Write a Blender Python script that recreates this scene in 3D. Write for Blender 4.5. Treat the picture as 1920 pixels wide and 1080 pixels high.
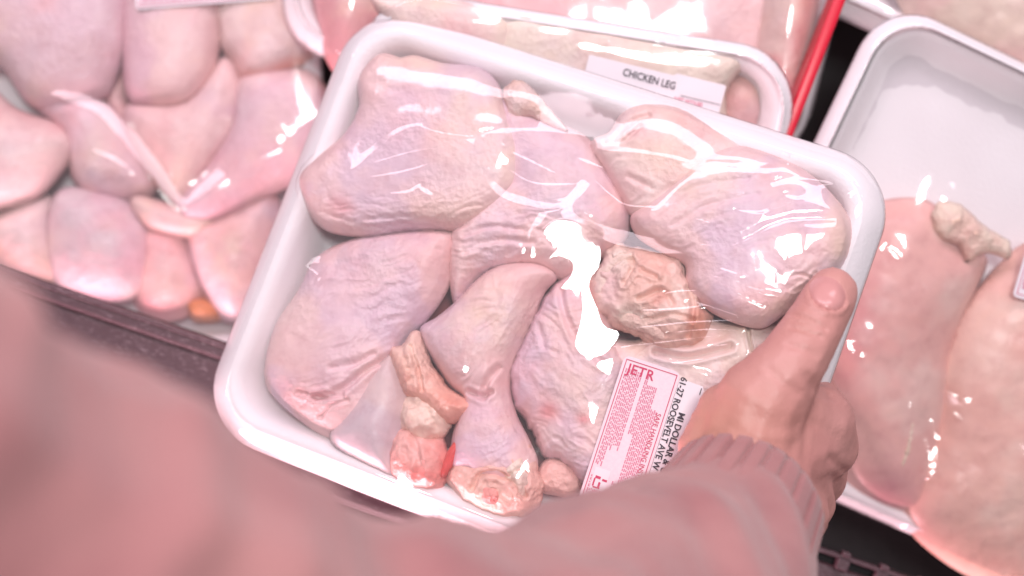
import bpy, bmesh, math, random
import numpy as np
from mathutils import Vector, Matrix
from mathutils.bvhtree import BVHTree

for o in list(bpy.data.objects): bpy.data.objects.remove(o)
scene = bpy.context.scene
col = scene.collection

# ------------------------------------------------------------------ camera, world, lamps, exposure
CZ = 0.63333
K = 36 / 50 / 1920                      # tangent per photograph pixel
cam_d = bpy.data.cameras.new('camera'); cam = bpy.data.objects.new('camera', cam_d); col.objects.link(cam)
cam.location = (0, 0, CZ); cam_d.lens = 50; cam_d.sensor_width = 36
cam_d.clip_start = 0.01; cam_d.clip_end = 50
cam_d.dof.use_dof = True; cam_d.dof.focus_distance = CZ - 0.112; cam_d.dof.aperture_fstop = 3.7
scene.camera = cam

world = bpy.data.worlds.new('World'); scene.world = world; world.use_nodes = True
bg = world.node_tree.nodes['Background']
bg.inputs[0].default_value = (1.0, 0.90, 0.95, 1); bg.inputs[1].default_value = 0.30

def area(name, loc, target, sx, sy, radiance, color):
    d = bpy.data.lights.new(name, 'AREA'); d.shape = 'RECTANGLE'; d.size = sx; d.size_y = sy
    d.energy = radiance * math.pi * sx * sy; d.color = color
    o = bpy.data.objects.new(name, d); col.objects.link(o); o.location = loc
    v = Vector(target) - Vector(loc)
    o.rotation_euler = v.to_track_quat('-Z', 'Y').to_euler()
    return o
LAMP_P = np.array([0.0, 0.70, 0.66])     # pink tube over the back of the case
LAMP_G = np.array([0.14, 0.28, 1.574])  # ceiling panel
LAMP_F = np.array([-0.24, -0.40, 0.05])  # lamp strip at the front of the case
area('case_lamp', LAMP_P, (0, 0, 0.08), 1.3, 0.30, 8.5, (1.0, 0.81, 0.90))
area('ceiling_lamp', LAMP_G, (0, 0, 0.1), 0.30, 0.30, 54, (0.97, 0.98, 0.97))
area('front_lamp', LAMP_F, (-.08, 0.0, 0.09), 0.42, 0.12, 56, (1.0, 0.62, 0.68))

scene.view_settings.view_transform = 'Standard'; scene.view_settings.look = 'None'
scene.view_settings.exposure = -0.27; scene.view_settings.gamma = 1.0
scene.render.engine = 'CYCLES'
scene.cycles.use_denoising = True
scene.cycles.max_bounces = 5; scene.cycles.diffuse_bounces = 3; scene.cycles.glossy_bounces = 2; scene.cycles.transparent_max_bounces = 12
scene.cycles.caustics_reflective = False; scene.cycles.caustics_refractive = False
scene.cycles.sample_clamp_indirect = 4.0

# ------------------------------------------------------------------ projection helpers
class Frame:
    def __init__(s, o, a=0, b=0, c=0):
        a, b, c = [math.radians(x) for x in (a, b, c)]
        X = np.array([[1,0,0],[0,math.cos(a),-math.sin(a)],[0,math.sin(a),math.cos(a)]])
        Y = np.array([[math.cos(b),0,math.sin(b)],[0,1,0],[-math.sin(b),0,math.cos(b)]])
        Z = np.array([[math.cos(c),-math.sin(c),0],[math.sin(c),math.cos(c),0],[0,0,1]])
        s.R = Z @ Y @ X; s.o = np.array(o, float)
    def px(s, u, v, w):                 # local point -> photograph pixel
        P = s.o + np.stack(np.broadcast_arrays(u, v, w), -1) @ s.R.T
        d = CZ - P[..., 2]
        return P[..., 0] / d / K + 960, 540 - P[..., 1] / d / K
    def uv(s, pts, w=0.0):              # photograph pixel -> local point on the plane at height w
        pts = np.asarray(pts, float)
        ray = np.stack([(pts[:, 0]-960)*K, -(pts[:, 1]-540)*K, -np.ones(len(pts))], 1)
        n = s.R[:, 2]; o = s.o + n*w - np.array([0, 0, CZ])
        t = (o @ n) / (ray @ n)
        P = ray * t[:, None] + np.array([0, 0, CZ]) - s.o
        L = P @ s.R
        return L[:, :2]
    def world(s, L): return s.o + np.asarray(L) @ s.R.T
    def matrix(s):
        m = Matrix.Identity(4)
        for i in range(3):
            for j in range(3): m[i][j] = s.R[i, j]
            m[i][3] = s.o[i]
        return m

def pz(px, py, z):                      # photograph pixel at height z -> world point
    return np.array([(px-960)*K*(CZ-z), -(py-540)*K*(CZ-z), z])

# ------------------------------------------------------------------ numeric helpers
def _h(i, j, s):
    n = (i*374761393 + j*668265263 + s*974634777) & 0xffffffff
    n = ((n ^ (n >> 13)) * 1274126177) & 0xffffffff
    return ((n ^ (n >> 16)) & 0xffff) / 65535.0
def vn(x, y, seed=0):                   # value noise 0..1
    xi = np.floor(x).astype(np.int64); yi = np.floor(y).astype(np.int64)
    fx = x-xi; fy = y-yi; fx = fx*fx*fx*(fx*(fx*6-15)+10); fy = fy*fy*fy*(fy*(fy*6-15)+10)
    a = _h(xi, yi, seed); b = _h(xi+1, yi, seed); c = _h(xi, yi+1, seed); d = _h(xi+1, yi+1, seed)
    return (a*(1-fx)+b*fx)*(1-fy) + (c*(1-fx)+d*fx)*fy
def fbm(x, y, seed=0, oct=3):
    r = 0; a = .5; t = 0
    for k in range(oct): r = r + a*vn(x*2**k, y*2**k, seed+k*17); t += a; a *= .5
    return r/t
def catmull(P, n=8, closed=True):
    P = np.asarray(P, float); N = len(P); out = []
    rng = range(N) if closed else range(N-1)
    for i in rng:
        if closed: p0, p1, p2, p3 = P[i-1], P[i], P[(i+1) % N], P[(i+2) % N]
        else: p0, p1, p2, p3 = P[max(i-1, 0)], P[i], P[i+1], P[min(i+2, N-1)]
        for k in range(n):
            t = k/n
            out.append(.5*((2*p1)+(-p0+p2)*t+(2*p0-5*p1+4*p2-p3)*t*t+(-p0+3*p1-3*p2+p3)*t**3))
    if not closed: out.append(P[-1])
    return np.array(out)
def inside(x, y, P):
    r = np.zeros(x.shape, bool); n = len(P)
    for i in range(n):
        x1, y1 = P[i]; x2, y2 = P[(i+1) % n]
        if y1 == y2: continue
        c = ((y1 > y) != (y2 > y)) & (x < (x2-x1)*(y-y1)/(y2-y1)+x1)
        r ^= c
    return r
def segdist(x, y, P, closed=False, want=False):
    best = np.full(x.shape, 1e9); bx = x.copy(); by = y.copy(); bt = np.zeros(x.shape); n = len(P)
    m = n if closed else n-1
    for i in range(m):
        x1, y1 = P[i]; x2, y2 = P[(i+1) % n]; dx, dy = x2-x1, y2-y1; L = dx*dx+dy*dy+1e-30
        t = np.clip(((x-x1)*dx+(y-y1)*dy)/L, 0, 1); qx = x1+t*dx; qy = y1+t*dy
        d = np.hypot(x-qx, y-qy); k = d < best
        best = np.where(k, d, best)
        if want: bx = np.where(k, qx, bx); by = np.where(k, qy, by); bt = np.where(k, (i+t)/m, bt)
    return (best, bx, by, bt) if want else best
def blur(a, r, n=1, mask=None):
    def box(z):
        for ax in (0, 1):
            p = np.pad(z, [(r+1, r) if k == ax else (0, 0) for k in (0, 1)], mode='edge')
            c = np.cumsum(p, ax)
            z = (np.take(c, range(2*r+1, c.shape[ax]), ax) - np.take(c, range(0, c.shape[ax]-2*r-1), ax))/(2*r+1)
        return z
    for _ in range(n):
        if mask is None: a = box(a)
        else:
            m = mask.astype(float); a = box(a*m)/np.maximum(box(m), 1e-6)
    return a
def maxf(a, r):
    for ax in (0, 1):
        b = a.copy()
        for k in range(1, r+1):
            for s in (k, -k):
                z = np.roll(a, s, ax); b = np.maximum(b, z)
        a = b
    return a
def sst(x, a, b):
    t = np.clip((x-a)/(b-a), 0, 1); return t*t*(3-2*t)

# ------------------------------------------------------------------ object helpers
def link(name, me, mat=None, parent=None, fr=None):
    o = bpy.data.objects.new(name, me); col.objects.link(o)
    if mat: me.materials.append(mat)
    if parent is not None: o.parent = parent
    if fr is not None: o.matrix_world = fr.matrix() if parent is None else Matrix.Identity(4)
    return o
def empty(name, loc, label, cat, group=None, fr=None):
    o = bpy.data.objects.new(name, None); col.objects.link(o); o.empty_display_size = .01
    if fr is not None: o.matrix_world = fr.matrix()
    else: o.location = loc
    return tag(o, label, cat, group)
def tag(o, label, cat, group=None, kind=None):
    if label: o['label'] = label
    if cat: o['category'] = cat
    if group: o['group'] = group
    if kind: o['kind'] = kind
    return o
def mesh(name, V, F, smooth=True, colors=None):
    me = bpy.data.meshes.new(name); me.from_pydata([tuple(v) for v in V], [], [tuple(f) for f in F]); me.update()
    if smooth: me.polygons.foreach_set('use_smooth', [True]*len(me.polygons))
    if colors is not None:
        a = me.color_attributes.new('Col', 'FLOAT_COLOR', 'POINT')
        a.data.foreach_set('color', np.c_[colors, np.ones(len(colors))].astype(np.float32).ravel())
    return me
def grid_faces(m):
    """quads of a lattice mask: (vertex index map, quads, boundary edges)"""
    q = m[:-1, :-1] & m[1:, :-1] & m[1:, 1:] & m[:-1, 1:]
    used = np.zeros(m.shape, bool)
    used[:-1, :-1] |= q; used[1:, :-1] |= q; used[1:, 1:] |= q; used[:-1, 1:] |= q
    idx = np.full(m.shape, -1); idx[used] = np.arange(used.sum())
    i, j = np.nonzero(q)
    F = np.stack([idx[i, j], idx[i+1, j], idx[i+1, j+1], idx[i, j+1]], 1)
    E = np.concatenate([F[:, [0, 1]], F[:, [1, 2]], F[:, [2, 3]], F[:, [3, 0]]])
    key = np.sort(E, 1); k = key[:, 0]*10**7+key[:, 1]
    _, inv, cnt = np.unique(k, return_inverse=True, return_counts=True)
    return used, idx, F, E[cnt[inv] == 1]

# ------------------------------------------------------------------ materials
def newmat(name):
    m = bpy.data.materials.new(name); m.use_nodes = True; nt = m.node_tree
    return m, nt, nt.nodes['Principled BSDF']
def N(nt, t, **kw):
    n = nt.nodes.new(t)
    for k, v in kw.items(): setattr(n, k, v)
    return n
def noise(nt, scale, detail=3, rough=.55, stretch=None, coord='Object'):
    tc = N(nt, 'ShaderNodeTexCoord'); src = tc.outputs[coord]
    if stretch:
        mp = N(nt, 'ShaderNodeMapping'); mp.inputs['Scale'].default_value = stretch[:3]
        if len(stretch) > 3: mp.inputs['Rotation'].default_value = (0, 0, stretch[3])
        nt.links.new(src, mp.inputs[0]); src = mp.outputs[0]
    n = N(nt, 'ShaderNodeTexNoise'); n.inputs['Scale'].default_value = scale
    n.inputs['Detail'].default_value = detail; n.inputs['Roughness'].default_value = rough
    nt.links.new(src, n.inputs['Vector']); return n
def bump(nt, height, strength, dist, prev=None):
    b = N(nt, 'ShaderNodeBump'); b.inputs['Strength'].default_value = strength; b.inputs['Distance'].default_value = dist
    nt.links.new(height, b.inputs['Height'])
    if prev is not None: nt.links.new(prev, b.inputs['Normal'])
    return b.outputs[0]
def ramp(nt, fac, stops):
    r = N(nt, 'ShaderNodeValToRGB'); e = r.color_ramp.elements
    while len(e) < len(stops): e.new(.5)
    for k, (p, c) in enumerate(stops): e[k].position = p; e[k].color = (*c, 1)
    nt.links.new(fac, r.inputs[0]); return r.outputs[0]

def skin_material(name, pore=.27, rough=.36, sss=.0):
    m, nt, b = newmat(name)
    at = N(nt, 'ShaderNodeAttribute', attribute_name='Col')
    n1 = noise(nt, 160, 4, .6)
    mx = N(nt, 'ShaderNodeMix', data_type='RGBA', blend_type='MULTIPLY'); mx.inputs[0].default_value = 1
    nt.links.new(at.outputs['Color'], mx.inputs[6])
    nt.links.new(ramp(nt, n1.outputs['Fac'], [(.25, (.90, .84, .85)), (.5, (1, 1, 1)), (.78, (1.05, 1.05, 1.02))]), mx.inputs[7])
    nt.links.new(mx.outputs[2], b.inputs['Base Color'])
    vo = N(nt, 'ShaderNodeTexVoronoi'); vo.inputs['Scale'].default_value = 440
    tc = N(nt, 'ShaderNodeTexCoord'); nt.links.new(tc.outputs['Object'], vo.inputs['Vector'])
    n2 = noise(nt, 420, 4, .62)
    mh = N(nt, 'ShaderNodeMath', operation='MULTIPLY_ADD'); mh.inputs[1].default_value = .55
    nt.links.new(vo.outputs['Distance'], mh.inputs[0]); nt.links.new(n2.outputs['Fac'], mh.inputs[2])
    n4 = noise(nt, 38, 2)
    h = bump(nt, mh.outputs[0], pore, .0026); bn = h.node
    nt.links.new(ramp(nt, n4.outputs['Fac'], [(.35, (pore*.25,)*3), (.65, (pore*1.25,)*3)]), bn.inputs['Strength'])
    nt.links.new(h, b.inputs['Normal'])
    b.inputs['Roughness'].default_value = rough
    b.inputs['Subsurface Weight'].default_value = sss; b.inputs['Subsurface Radius'].default_value = (1, .45, .38)
    b.inputs['Subsurface Scale'].default_value = .004
    b.inputs['Specular IOR Level'].default_value = .4
    return m
M_skin = skin_material('chicken_skin'); M_flesh = skin_material('raw_flesh', .5, .28, .0)
M_smooth = skin_material('smooth_membrane', .06, .34, .0)

def foam_material():
    m, nt, b = newmat('foam_tray')
    n = noise(nt, 700, 2); n2 = noise(nt, 30, 3)
    nt.links.new(ramp(nt, n2.outputs['Fac'], [(.3, (.90, .87, .89)), (.7, (.94, .92, .94))]), b.inputs['Base Color'])
    nt.links.new(bump(nt, n.outputs['Fac'], .28, .0007), b.inputs['Normal'])
    b.inputs['Roughness'].default_value = .55; b.inputs['Subsurface Weight'].default_value = .0
    b.inputs['Subsurface Radius'].default_value = (1, .8, .85); b.inputs['Subsurface Scale'].default_value = .004
    return m
M_foam = foam_material()
M_pad = None

def film_material():
    m, nt, b = newmat('cling_film'); nt.nodes.remove(b)
    out = nt.nodes['Material Output']
    tr = N(nt, 'ShaderNodeBsdfTransparent'); tr.inputs[0].default_value = (.985, .97, .98, 1)
    gl = N(nt, 'ShaderNodeBsdfGlossy'); gl.inputs['Roughness'].default_value = .09
    # thin sheet, the same from both sides: two Fresnel surfaces
    lw = N(nt, 'ShaderNodeLayerWeight'); lw.inputs[0].default_value = .5
    po = N(nt, 'ShaderNodeMath', operation='POWER'); po.inputs[1].default_value = 5; nt.links.new(lw.outputs['Facing'], po.inputs[0])
    ma = N(nt, 'ShaderNodeMath', operation='MULTIPLY_ADD'); ma.inputs[1].default_value = .85; ma.inputs[2].default_value = .078; ma.use_clamp = True
    nt.links.new(po.outputs[0], ma.inputs[0])
    mx = N(nt, 'ShaderNodeMixShader'); nt.links.new(ma.outputs[0], mx.inputs[0])
    nt.links.new(tr.outputs[0], mx.inputs[1]); nt.links.new(gl.outputs[0], mx.inputs[2])
    df = N(nt, 'ShaderNodeBsdfDiffuse'); df.inputs[0].default_value = (.9, .86, .9, 1)
    m2 = N(nt, 'ShaderNodeMixShader'); m2.inputs[0].default_value = .045
    nt.links.new(mx.outputs[0], m2.inputs[1]); nt.links.new(df.outputs[0], m2.inputs[2])
    nt.links.new(m2.outputs[0], out.inputs[0])
    return m
M_film = film_material()

def plain(name, c, rough=.5, spec=.5, bumpscale=None, bs=.2, bd=.001, var=None):
    m, nt, b = newmat(name); b.inputs['Base Color'].default_value = (*c, 1); b.inputs['Roughness'].default_value = rough
    b.inputs['Specular IOR Level'].default_value = spec
    if bumpscale:
        n = noise(nt, bumpscale, 4); nt.links.new(bump(nt, n.outputs['Fac'], bs, bd), b.inputs['Normal'])
        if var:
            nt.links.new(ramp(nt, n.outputs['Fac'], [(.3, c), (.75, var)]), b.inputs['Base Color'])
    return m
M_paper = plain('label_paper', (.76, .70, .75), .5, .4, 300, .05, .0004)
M_pinkpaper = plain('pink_label_paper', (.78, .60, .67), .5, .4, 900, .05, .0004, (.79, .67, .72))
M_black_ink = plain('black_ink', (.04, .03, .045), .6)
M_pink_ink = plain('pink_ink', (.62, .20, .30), .6)
M_red_ink = plain('red_ink', (.55, .05, .13), .6)
M_pad = plain('gap_shade_red', (.34, .08, .085), .35, .5, 260, .3, .001, (.24, .04, .05))  # dark red that stands for the shade deep between the pieces
M_red = plain('red_plastic', (.62, .004, .03), .35, .5, 60, .1, .001)
M_floor = plain('black_case_floor', (.008, .007, .008), .7, .3, 90, .3, .002)

def rail_material():
    m, nt, b = newmat('scuffed_black_plastic')
    n = noise(nt, 90, 6, .65, (1, 2.5, 1)); n2 = noise(nt, 420, 5, .7, (1, 3.5, 1))
    a = ramp(nt, n.outputs['Fac'], [(.40, (0, 0, 0)), (.75, (1, 1, 1))]); c = ramp(nt, n2.outputs['Fac'], [(.52, (0, 0, 0)), (.72, (1, 1, 1))])
    mu = N(nt, 'ShaderNodeMath', operation='MULTIPLY'); nt.links.new(a, mu.inputs[0]); nt.links.new(c, mu.inputs[1])
    ad = N(nt, 'ShaderNodeMath', operation='MULTIPLY'); nt.links.new(mu.outputs[0], ad.inputs[0]); ad.inputs[1].default_value = .8
    nt.links.new(ramp(nt, ad.outputs[0], [(0, (.085, .040, .052)), (1, (.60, .45, .5))]), b.inputs['Base Color'])
    nt.links.new(bump(nt, n2.outputs['Fac'], .3, .001), b.inputs['Normal'])
    b.inputs['Roughness'].default_value = .42
    return m
M_rail = rail_material()

def hand_material():
    m, nt, b = newmat('hand_skin')
    at = N(nt, 'ShaderNodeAttribute', attribute_name='Col')
    nt.links.new(at.outputs['Color'], b.inputs['Base Color'])
    vo = N(nt, 'ShaderNodeTexVoronoi'); vo.inputs['Scale'].default_value = 900
    tc = N(nt, 'ShaderNodeTexCoord'); nt.links.new(tc.outputs['Object'], vo.inputs['Vector'])
    n = noise(nt, 260, 4, .6)
    h = bump(nt, n.outputs['Fac'], .25, .001); h = bump(nt, vo.outputs['Distance'], .2, .0004, h)
    nt.links.new(h, b.inputs['Normal']); b.inputs['Roughness'].default_value = .45
    b.inputs['Subsurface Weight'].default_value = .0; b.inputs['Subsurface Radius'].default_value = (1, .35, .2); b.inputs['Subsurface Scale'].default_value = .004
    return m
M_hand = hand_material()
M_nail = plain('nail', (.60, .29, .28), .25, .5)
def cloth_material():
    m, nt, b = newmat('pink_fleece')
    n = noise(nt, 900, 3, .7); n2 = noise(nt, 26, 3)
    nt.links.new(ramp(nt, n2.outputs['Fac'], [(.3, (.34, .145, .15)), (.7, (.44, .215, .21))]), b.inputs['Base Color'])
    nt.links.new(bump(nt, n.outputs['Fac'], .5, .001), b.inputs['Normal'])
    b.inputs['Roughness'].default_value = .9; b.inputs['Specular IOR Level'].default_value = .1
    b.inputs['Sheen Weight'].default_value = .3
    return m
M_cloth = cloth_material()

# ------------------------------------------------------------------ chicken pieces
SKIN = (.83, .58, .57); LILAC = (.71, .535, .625); FAT = (.84, .64, .50); PINK = (.80, .42, .43); RED = (.58, .10, .10)
PALE = (.86, .68, .65); GREY = (.64, .55, .60); ORANGE = (.80, .46, .34); WHITEFAT = (.86, .76, .66)

class Tray: pass
def rimw(d, t): return np.where(d < t.lipw, -t.lipd*np.maximum(1-d/t.lipw, 0)**1.5, 0)

def piece(name, fr, out, w, H, res=.00045, seed=1, R=.011, under=.5, mat=None, parent=None, base=SKIN, second=LILAC, mixscale=45,
          mixlo=.45, mixhi=.7, spots=(), creases=(), lumps=(), wrinkles=(), rag=0, tray=None, tilt=(0, 0), rough=.0006, label=None, cat=None, group=None, grow=0, cap=None, fold=-20):
    """a rounded piece of meat: the outline at local height w, a domed top H high, a flatter underside"""
    rs = np.random.RandomState(seed)
    P = catmull(out, 8)
    if grow:
        d_ = np.roll(P, -1, 0)-np.roll(P, 1, 0); n_ = np.stack([d_[:, 1], -d_[:, 0]], 1)/np.maximum(np.linalg.norm(d_, axis=1), 1e-6)[:, None]
        ar = np.sum(P[:, 0]*np.roll(P[:, 1], -1)-np.roll(P[:, 0], -1)*P[:, 1])
        P = P+n_*grow*(1 if ar > 0 else -1)
    if rag:
        t = np.arange(len(P)); c = P.mean(0)
        P = P + (fbm(t*.35, t*0+seed, seed)-.5)[:, None]*2*rag*(P-c)/np.linalg.norm(P-c, axis=1)[:, None]
    L = fr.uv(P, w)
    i0, j0 = np.floor(L.min(0)/res).astype(int)-1; i1, j1 = np.ceil(L.max(0)/res).astype(int)+2
    U, V = np.meshgrid(np.arange(i0, i1)*res, np.arange(j0, j1)*res, indexing='ij')
    m = inside(U, V, L)
    d, bx, by, _ = segdist(U, V, L, True, True)
    d = np.where(m, d, 0)
    dm = d.max()
    R = min(R, dm*.95)
    t = np.clip(d/R, 0, 1)
    edge = np.sqrt(np.maximum(1-(1-t)**2, 0))
    dome = blur(np.where(m, (d/dm), 0), max(2, int(.005/res)), 2)
    dome = dome/dome.max()
    h = H*edge*(.55+.45*dome**.7)
    h = blur(h, max(1, int(.0012/res)), 1, m)*np.clip(t*3, 0, 1)**.3
    X, Y = fr.px(U, V, w+h)
    soft = sst(d, 0, .006)
    n = (fbm(U*55+seed, V*55, seed)-.5)*.16*H + (fbm(U*170, V*170+seed, seed+5)-.5)*rough*1.6
    h = h + n*soft
    for (pl, wd, dep) in creases:
        q = segdist(X, Y, catmull(pl, 6, False))
        h = h - dep*np.exp(-(q/wd)**2)*sst(d, 0, .003) + .35*dep*np.exp(-((q-2.0*wd)/wd)**2)*soft
    for (cx, cy, r, a) in lumps:
        h = h + a*np.exp(-((X-cx)**2+(Y-cy)**2)/r**2)*soft
    for (cx, cy, rx, ry, ang, wl, a) in wrinkles:
        ca, sa = math.cos(math.radians(ang)), math.sin(math.radians(ang))
        al = (X-cx)*ca+(Y-cy)*sa; ac = -(X-cx)*sa+(Y-cy)*ca
        k = np.exp(-(al/rx)**4-(ac/ry)**4)
        wob = (fbm(X/70, Y/70, seed+9)-.5)*60
        f = vn(al/(wl*5.5)+seed, (ac+wob)/wl, seed+3)
        f2 = vn(al/(wl*3)+seed, (ac+wob)/(wl*.5), seed+4)
        h = h + .58*a*k*soft*((1-np.abs(2*f-1))-.5 + .4*((1-np.abs(2*f2-1))-.5))
    if mat is None:                     # fine slack folds of the skin
        ca, sa = math.cos(math.radians(fold)), math.sin(math.radians(fold))
        al = X*ca+Y*sa; ac = -X*sa+Y*ca+(fbm(X/90, Y/90, seed+61)-.5)*90
        msk = sst(fbm(X/75+seed, Y/75, seed+62), .38, .62)
        f1 = 1-np.abs(2*vn(al/75, ac/13, seed+63)-1); f2 = 1-np.abs(2*vn(al/34, ac/6.5, seed+64)-1)
        h = h+soft*((f1-.5)*.0006*msk+(f2-.5)*.0003*(.05+.95*msk**2))
    h = np.maximum(h, 0) + tilt[0]*(U-U[m].mean())+tilt[1]*(V-V[m].mean())
    if cap is not None:
        z = w+h-cap; h = h-.0025*np.log1p(np.exp(np.clip(z/.0025, -30, 30)))*.75
    used, idx, F, BE = grid_faces(m)
    isb = np.zeros(used.sum(), bool); isb[BE.ravel()] = True
    u, v, hh = U[used], V[used], h[used]
    u = np.where(isb, bx[used], u); v = np.where(isb, by[used], v)
    tl = tilt[0]*(u-U[m].mean())+tilt[1]*(v-V[m].mean())
    hh = np.where(isb, tl, hh)
    top = np.c_[u, v, w+hh]
    bot = np.c_[u, v, w+tl-(hh-tl)*under]
    nb = np.cumsum(~isb)-1+len(top)
    bi = np.where(isb, np.arange(len(top)), nb)
    Vv = np.concatenate([top, bot[~isb]])
    FF = np.concatenate([F, bi[F][:, ::-1]])
    # colour of the meat, plus gap shade painted on its underside
    x, y = X[used], Y[used]
    f = fbm(u*mixscale+seed*3.1, v*mixscale, seed+21, 4)
    c = np.array(base)[None]*(1-sst(f, mixlo, mixhi))[:, None]+np.array(second)[None]*sst(f, mixlo, mixhi)[:, None]
    g = fbm(u*70, v*70+seed, seed+31, 3)
    c = c*(1+(g-.5)[:, None]*np.array([.06, .16, .16]))
    for (cx, cy, rx, ry, ang, sc, st) in spots:
        ca, sa = math.cos(math.radians(ang)), math.sin(math.radians(ang))
        al = (x-cx)*ca+(y-cy)*sa; ac = -(x-cx)*sa+(y-cy)*ca
        k = st*np.clip(np.exp(-(al/rx)**2-(ac/ry)**2)*(.6+.8*fbm(u*200, v*200, seed+41)), 0, 1)
        c = c*(1-k)[:, None]+np.array(sc)[None]*k[:, None]
    if mat is None:
        for q_ in range(7):             # bruises, thin fat and flushed patches of this piece
            cu_, cv_ = u[rs.randint(len(u))], v[rs.randint(len(v))]; rr_ = rs.uniform(.005, .016)
            sc = [FAT, PINK, GREY, PALE, LILAC, (.80, .38, .38), FAT][q_]
            k = rs.uniform(.25, .55)*np.exp(-((u-cu_)**2+(v-cv_)**2)/rr_**2)*np.clip(fbm(u*150, v*150, seed+70+q_)*2-.3, 0, 1)
            c = c*(1-k)[:, None]+np.array(sc)[None]*k[:, None]
    flesh = np.array((.50, .15, .15))*(.8+.4*f[~isb][:, None]) if mat is None else c[~isb]  # raw-flesh red underneath, kept dark to paint shade into the gaps
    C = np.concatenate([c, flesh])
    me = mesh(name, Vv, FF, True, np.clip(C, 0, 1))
    o = link(name, me, mat or M_skin, parent, fr if parent is None else None)
    if label: tag(o, label, cat, group)
    if tray is not None:
        tray.obs.append((i0, j0, np.where(m, w+h, -1.0), res))
    return o

# ------------------------------------------------------------------ foam trays
def rrect(a, b, r, n=10):
    r = min(r, a-1e-4, b-1e-4); P = []
    for cx, cy, s in ((a-r, b-r, 0), (-a+r, b-r, 90), (-a+r, -b+r, 180), (a-r, -b+r, 270)):
        for k in range(n+1):
            t = math.radians(s+90*k/n); P.append((cx+r*math.cos(t), cy+r*math.sin(t)))
    return np.array(P)
def dense(P, step):
    out = []
    for i in range(len(P)):
        a, b = P[i], P[(i+1) % len(P)]; n = max(1, int(np.linalg.norm(b-a)/step))
        for k in range(n): out.append(a+(b-a)*k/n)
    return np.array(out)
def make_tray(fr, L, W, label, r=.026, depth=.024, cat='meat pack', group='wrapped packs of chicken', rim=.011, res=.00045, lipw=.009, lipd=.0085, pad=False):
    t = Tray(); t.lipw = lipw; t.lipd = lipd; t.fr = fr; t.L = L; t.W = W; t.r = r; t.rim = rim; t.obs = []; t.res = res; t.depth = depth
    t.root = empty('chicken_pack', None, label, cat, group, fr)
    prof = [(.020, -depth-.002), (.014, -depth-.001), (.010, -depth*.75), (.005, -lipd-.006), (.0018, -lipd-.0028), (.0002, -lipd-.0012), *[(q, float(rimw(np.array(q), t))) for q in (0, .12*lipw, .3*lipw, .5*lipw, .7*lipw, .9*lipw)],
            (rim-.003, 0), (rim, -.0012), (rim+.0022, -.004), (rim+.007, -depth*.75), (rim+.0105, -depth*.95), (rim+.016, -depth)]
    V = []; F = []; n = None
    for off, w in prof:
        P = rrect(L/2-off, W/2-off, max(r-off*.8, .006)); n = len(P)
        V += [(p[0], p[1], w) for p in P]
    k = len(prof)
    for i in range(k-1):
        for j in range(n):
            F.append((i*n+j, i*n+(j+1) % n, (i+1)*n+(j+1) % n, (i+1)*n+j))
    V += [(0, 0, -depth-.002), (0, 0, -depth)]; c0 = k*n
    for j in range(n):
        F.append((c0, (j+1) % n, j)); F.append((c0+1, (k-1)*n+j, (k-1)*n+(j+1) % n))
    link('foam_tray', mesh('foam_tray', V, F), M_foam, t.root)
    P = rrect(L/2-.030, W/2-.028, .012); V = [(p[0], p[1], -depth+.0012) for p in P]+[(p[0]*1.02, p[1]*1.02, -depth+.0001) for p in P]; n = len(P)
    if pad: link('gap_shade_pad', mesh('gap_shade_pad', V, [tuple(range(n))]+[(j, j+n, (j+1) % n+n, (j+1) % n) for j in range(n)], False), M_pad, t.root)  # dark sheet added on the tray floor so the gaps look deep red
    return t

def half_slope(fr, Lw, lamp, strip=None):
    P = fr.world(Lw)
    lp = np.broadcast_to(lamp, P.shape).copy()
    if strip is not None: lp[:, 0] = strip
    v = np.array([0, 0, CZ])-P; v /= np.linalg.norm(v, axis=1)[:, None]
    l = lp-P; l /= np.linalg.norm(l, axis=1)[:, None]
    n = (v+l) @ fr.R
    return -n[:, 0]/n[:, 2], -n[:, 1]/n[:, 2]

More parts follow.
